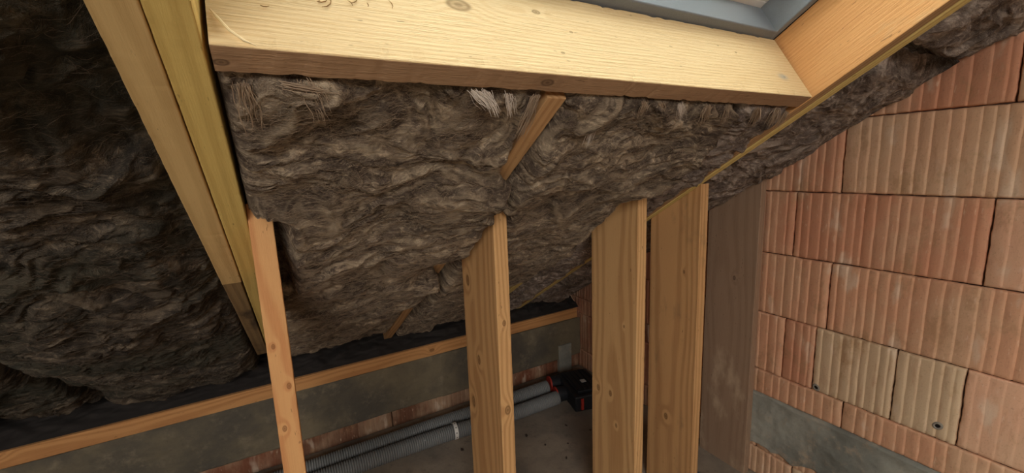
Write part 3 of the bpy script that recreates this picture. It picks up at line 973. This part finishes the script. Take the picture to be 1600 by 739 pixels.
def px_tufts():
    pale = 'pale hanging wisp'
    # along the back edge of the trimmer
    tuft(b1, K_pale, .285, .450, -.004, 80, .04, (.9, .45, -.5), .4, .0004, 1, 1, pale)
    tuft(b1, K_pale, .305, .450, -.002, 60, .045, (.7, .8, -.5), .3, .0005, 2, 1, pale)
    tuft(b1, K_pale, .345, .452, -.004, 45, .045, (.5, 1.0, -.45), .18, .0005, 3, 1, pale)
    tuft(b1, K_fib, .400, .452, -.004, 90, .085, (-.1, 1.0, -.35), .2, .0006, 4, 1)
    tuft(b1, K_fib, .055, .452, -.002, 50, .06, (.3, .9, -.3), .25, .0005, 5, 1)
    tuft(b1, K_fib, .030, .455, -.006, 60, .05, (1.0, .1, -.1), .2, .0005, 6, .6)
    tuft(b1, K_fib, -.015, .458, -.006, 60, .07, (.05, 1.0, -.2), .2, .0006, 7, .8)
    tuft(b2, K_pale, .570, .520, -.010, 45, .045, (.0, 1.0, -.5), .15, .0005, 8, .8, pale)
    tuft(b2, K_fib, .655, .452, -.004, 70, .035, (.2, 1, -.4), .45, .0005, 9, 1)
    tuft(b2, K_pale, .760, .452, -.004, 80, .040, (.5, .8, -.4), .4, .0005, 10, 1, pale)
    tuft(b2, K_fib, .700, .452, -.004, 60, .035, (.6, .8, -.4), .45, .0005, 11, 1)
    tuft(b2, K_fib, .850, .452, -.004, 80, .045, (.4, .9, -.4), .45, .0006, 12, 1)
    tuft(b2, K_fib, .920, .452, -.004, 80, .045, (.4, .9, -.4), .45, .0006, 13, 1)
    tuft(b2b, K_fib, 1.04, .452, -.004, 90, .050, (.4, .9, -.4), .45, .0006, 14, 1)
    tuft(b2b, K_fib, 1.12, .452, -.004, 100, .050, (.3, .9, -.4), .5, .0006, 15, 1)
    tuft(b2b, K_fib, 1.17, .460, -.004, 100, .050, (.3, .9, -.4), .5, .0006, 16, 1)
    for k, (sx, ss) in enumerate(((1.40, .02), (1.47, -.05), (1.45, .08), (1.52, .06))):
        tuft(b3u, K_pale if k % 2 else K_fib, sx, ss, -.018, 60, .04, (.8, -.3, -.1), .5, .0005, 20 + k, 2.0)


px_tufts()

# ------------------------------------------------------------------ ventilation hoses and manifold
M_hose = plain('grey_ribbed_hose', srgb(126, 126, 124), .55, 0, .15, 20, .1, .4)
M_black = plain('black_plastic', srgb(34, 36, 40), .5, 0, .2, 30, .1, .4)
M_redp = plain('red_plastic', srgb(170, 52, 40), .5, 0, .1, 30, .1, .4)
M_steel = plain('perforated_steel', srgb(236, 232, 224), .4, .15, .1, 60, .1)


def hose(path, r0, pitch, label):
    P = [Vector(p) for p in path]
    # resample
    seg = [0]
    for i in range(1, len(P)): seg.append(seg[-1] + (P[i] - P[i - 1]).length)
    n = int(seg[-1] / (pitch / 4))
    pts, rad = [], []
    for k in range(n + 1):
        d = seg[-1] * k / n
        i = max(j for j in range(len(P)) if seg[j] <= d + 1e-9); i = min(i, len(P) - 2)
        t = (d - seg[i]) / (seg[i + 1] - seg[i])
        t2 = t
        pts.append(P[i].lerp(P[i + 1], t2))
        rad.append(r0 - (0, .0010, .0056, .0010)[k % 4] * (r0 / .0375))
    v, f = tube(pts, rad, 28)
    o = link_mesh('ribbed_hose', v, f, M_hose)
    return tag(o, label, 'hose')


def smooth_path(cps, n=40):
    out = []
    c = [Vector(p) for p in cps]
    c = [c[0] * 2 - c[1]] + c + [c[-1] * 2 - c[-2]]
    for i in range(1, len(c) - 2):
        for k in range(n):
            t = k / n
            out.append(.5 * ((2 * c[i]) + (c[i + 1] - c[i - 1]) * t + (2 * c[i - 1] - 5 * c[i] + 4 * c[i + 1] - c[i + 2]) * t * t
                             + (-c[i - 1] + 3 * c[i] - 3 * c[i + 1] + c[i + 2]) * t ** 3))
    out.append(c[-2]); return out


hose(smooth_path([(-1.2, 1.86, .039), (0, 1.855, .039), (.55, 1.85, .039), (.9, 1.815, .040), (1.275, 1.80, .046)], 20), .0375, .0105,
     'grey ribbed hose lying on the slab, nearer of the two')
hose(smooth_path([(-1.2, 1.955, .039), (0, 1.95, .039), (.6, 1.945, .040), (.9, 1.925, .050), (1.275, 1.90, .066)], 20), .0375, .0105,
     'grey ribbed hose running along the knee wall behind the nearer hose')

# strap on the nearer hose
vs, fs = [], []
nn = 26
for k in range(nn):
    a = math.radians(360 * k / (nn - 1))
    for xx in (-.009, .009):
        for rr in (.0388, .0408):
            vs.append((xx, math.cos(a) * rr, math.sin(a) * rr))
for k in range(nn - 1):
    a, b = k * 4, k * 4 + 4
    fs += [(a, a + 2, b + 2, b), (a + 1, b + 1, b + 3, a + 3), (a, b, b + 1, a + 1), (a + 2, a + 3, b + 3, b + 2)]
strap = link_mesh('hose_strap', vs, fs, M_steel)
strap.matrix_world = Matrix.Translation((.668, 1.8425, .0415)) @ Matrix.Rotation(math.radians(-7), 4, 'Z')
tag(strap, 'bright perforated metal strap clasping the nearer hose', 'strap')
mb = MB()
for k in range(10):
    a = math.radians(20 + 36 * k)
    mb.add(tube([(0, math.cos(a) * .0395, math.sin(a) * .0395), (0, math.cos(a) * .0412, math.sin(a) * .0412)], .0030, 8))
hl = mb.build('strap_holes', M_black, strap)

# manifold box
man = tag(empty('air_manifold', (1.42, 1.78, 0)), 'black plastic hose manifold with red rings at the end of the ribbed hoses', 'manifold')
mr = Matrix.Rotation(math.radians(-14), 4, 'Z')
MB().box((-.085, -.13, .006), (.115, .16, .098), .010).build('body', M_black, man, mr)
mb = MB().box((-.055, -.10, .096), (.095, .13, .112), .004)
for k in range(5): mb.box((-.045 + k * .03, -.09, .112), (-.033 + k * .03, .12, .118), .002)
mb.build('lid', M_black, man, mr)
for yy, zzz in ((.015, .046), (.115, .062)):
    v, f = tube([(-.140, yy, zzz), (-.125, yy, zzz), (-.08, yy, zzz)], [.043, .043, .041], 28)
    so = link_mesh('socket', v, f, M_black, man, mr)
    v, f = tube([(-.146, yy, zzz), (-.138, yy, zzz)], [.0445, .0445], 28)
    link_mesh('red_ring', v, f, M_redp, so)
for yy, xx in ((-.135, -.045), (-.135, .045)):
    MB().box((xx - .008, yy - .004, .02), (xx + .008, yy + .006, .085), .002).build('clip', M_redp, man, mr)
MB().box((.0, -.03, .118), (.03, .0, .121), .001).build('sticker', plain('white_sticker', srgb(200, 200, 196)), man, mr)

# grey cable behind the fourth stud
pth = smooth_path([(1.332, 1.155, .42), (1.350, 1.135, .18), (1.42, 1.08, .055), (1.455, 1.02, .014), (1.48, .90, .012), (1.47, .70, .012)], 12)
v, f = tube(pth, .0105, 14)
tag(link_mesh('cable_conduit', v, f, plain('blue_grey_conduit', srgb(84, 92, 100), .45, 0, .1, 40, .1, .4), smooth=True),
    'blue-grey conduit curving onto the slab between the fourth stud and the dark plank', 'conduit')

# debris on the slab
rr = random.Random(4)
M_deb = plain('dark_crumb', srgb(62, 52, 44), .95, 0, .3, 60)
places = [(.80, 1.62), (1.02, 1.55), (1.20, 1.62), (1.12, 1.50), (.98, 1.66), (1.28, 1.52), (1.05, 1.42), (.72, 1.70), (.66, 1.74), (.90, 1.72)]
for i, (dx, dy) in enumerate(places):
    bm = bmesh.new(); bmesh.ops.create_icosphere(bm, subdivisions=2, radius=1)
    sx, sy, sz = rr.uniform(.004, .011), rr.uniform(.003, .007), rr.uniform(.002, .004)
    for v_ in bm.verts:
        k = 1 + .35 * math.sin(v_.co.x * 5 + i) * math.cos(v_.co.y * 4 + i * 2)
        v_.co = Vector((v_.co.x * sx * k, v_.co.y * sy * k, v_.co.z * sz * k))
    me = bpy.data.meshes.new('rubble_crumb'); bm.to_mesh(me); bm.free(); me.materials.append(M_deb)
    o = bpy.data.objects.new('rubble_crumb', me); col.objects.link(o)
    o.location = (dx, dy, sz * .8); o.rotation_euler = (0, 0, rr.uniform(0, 6))
    tag(o, 'small dark crumb of debris lying on the grey slab', 'debris', 'crumbs of debris on the slab')
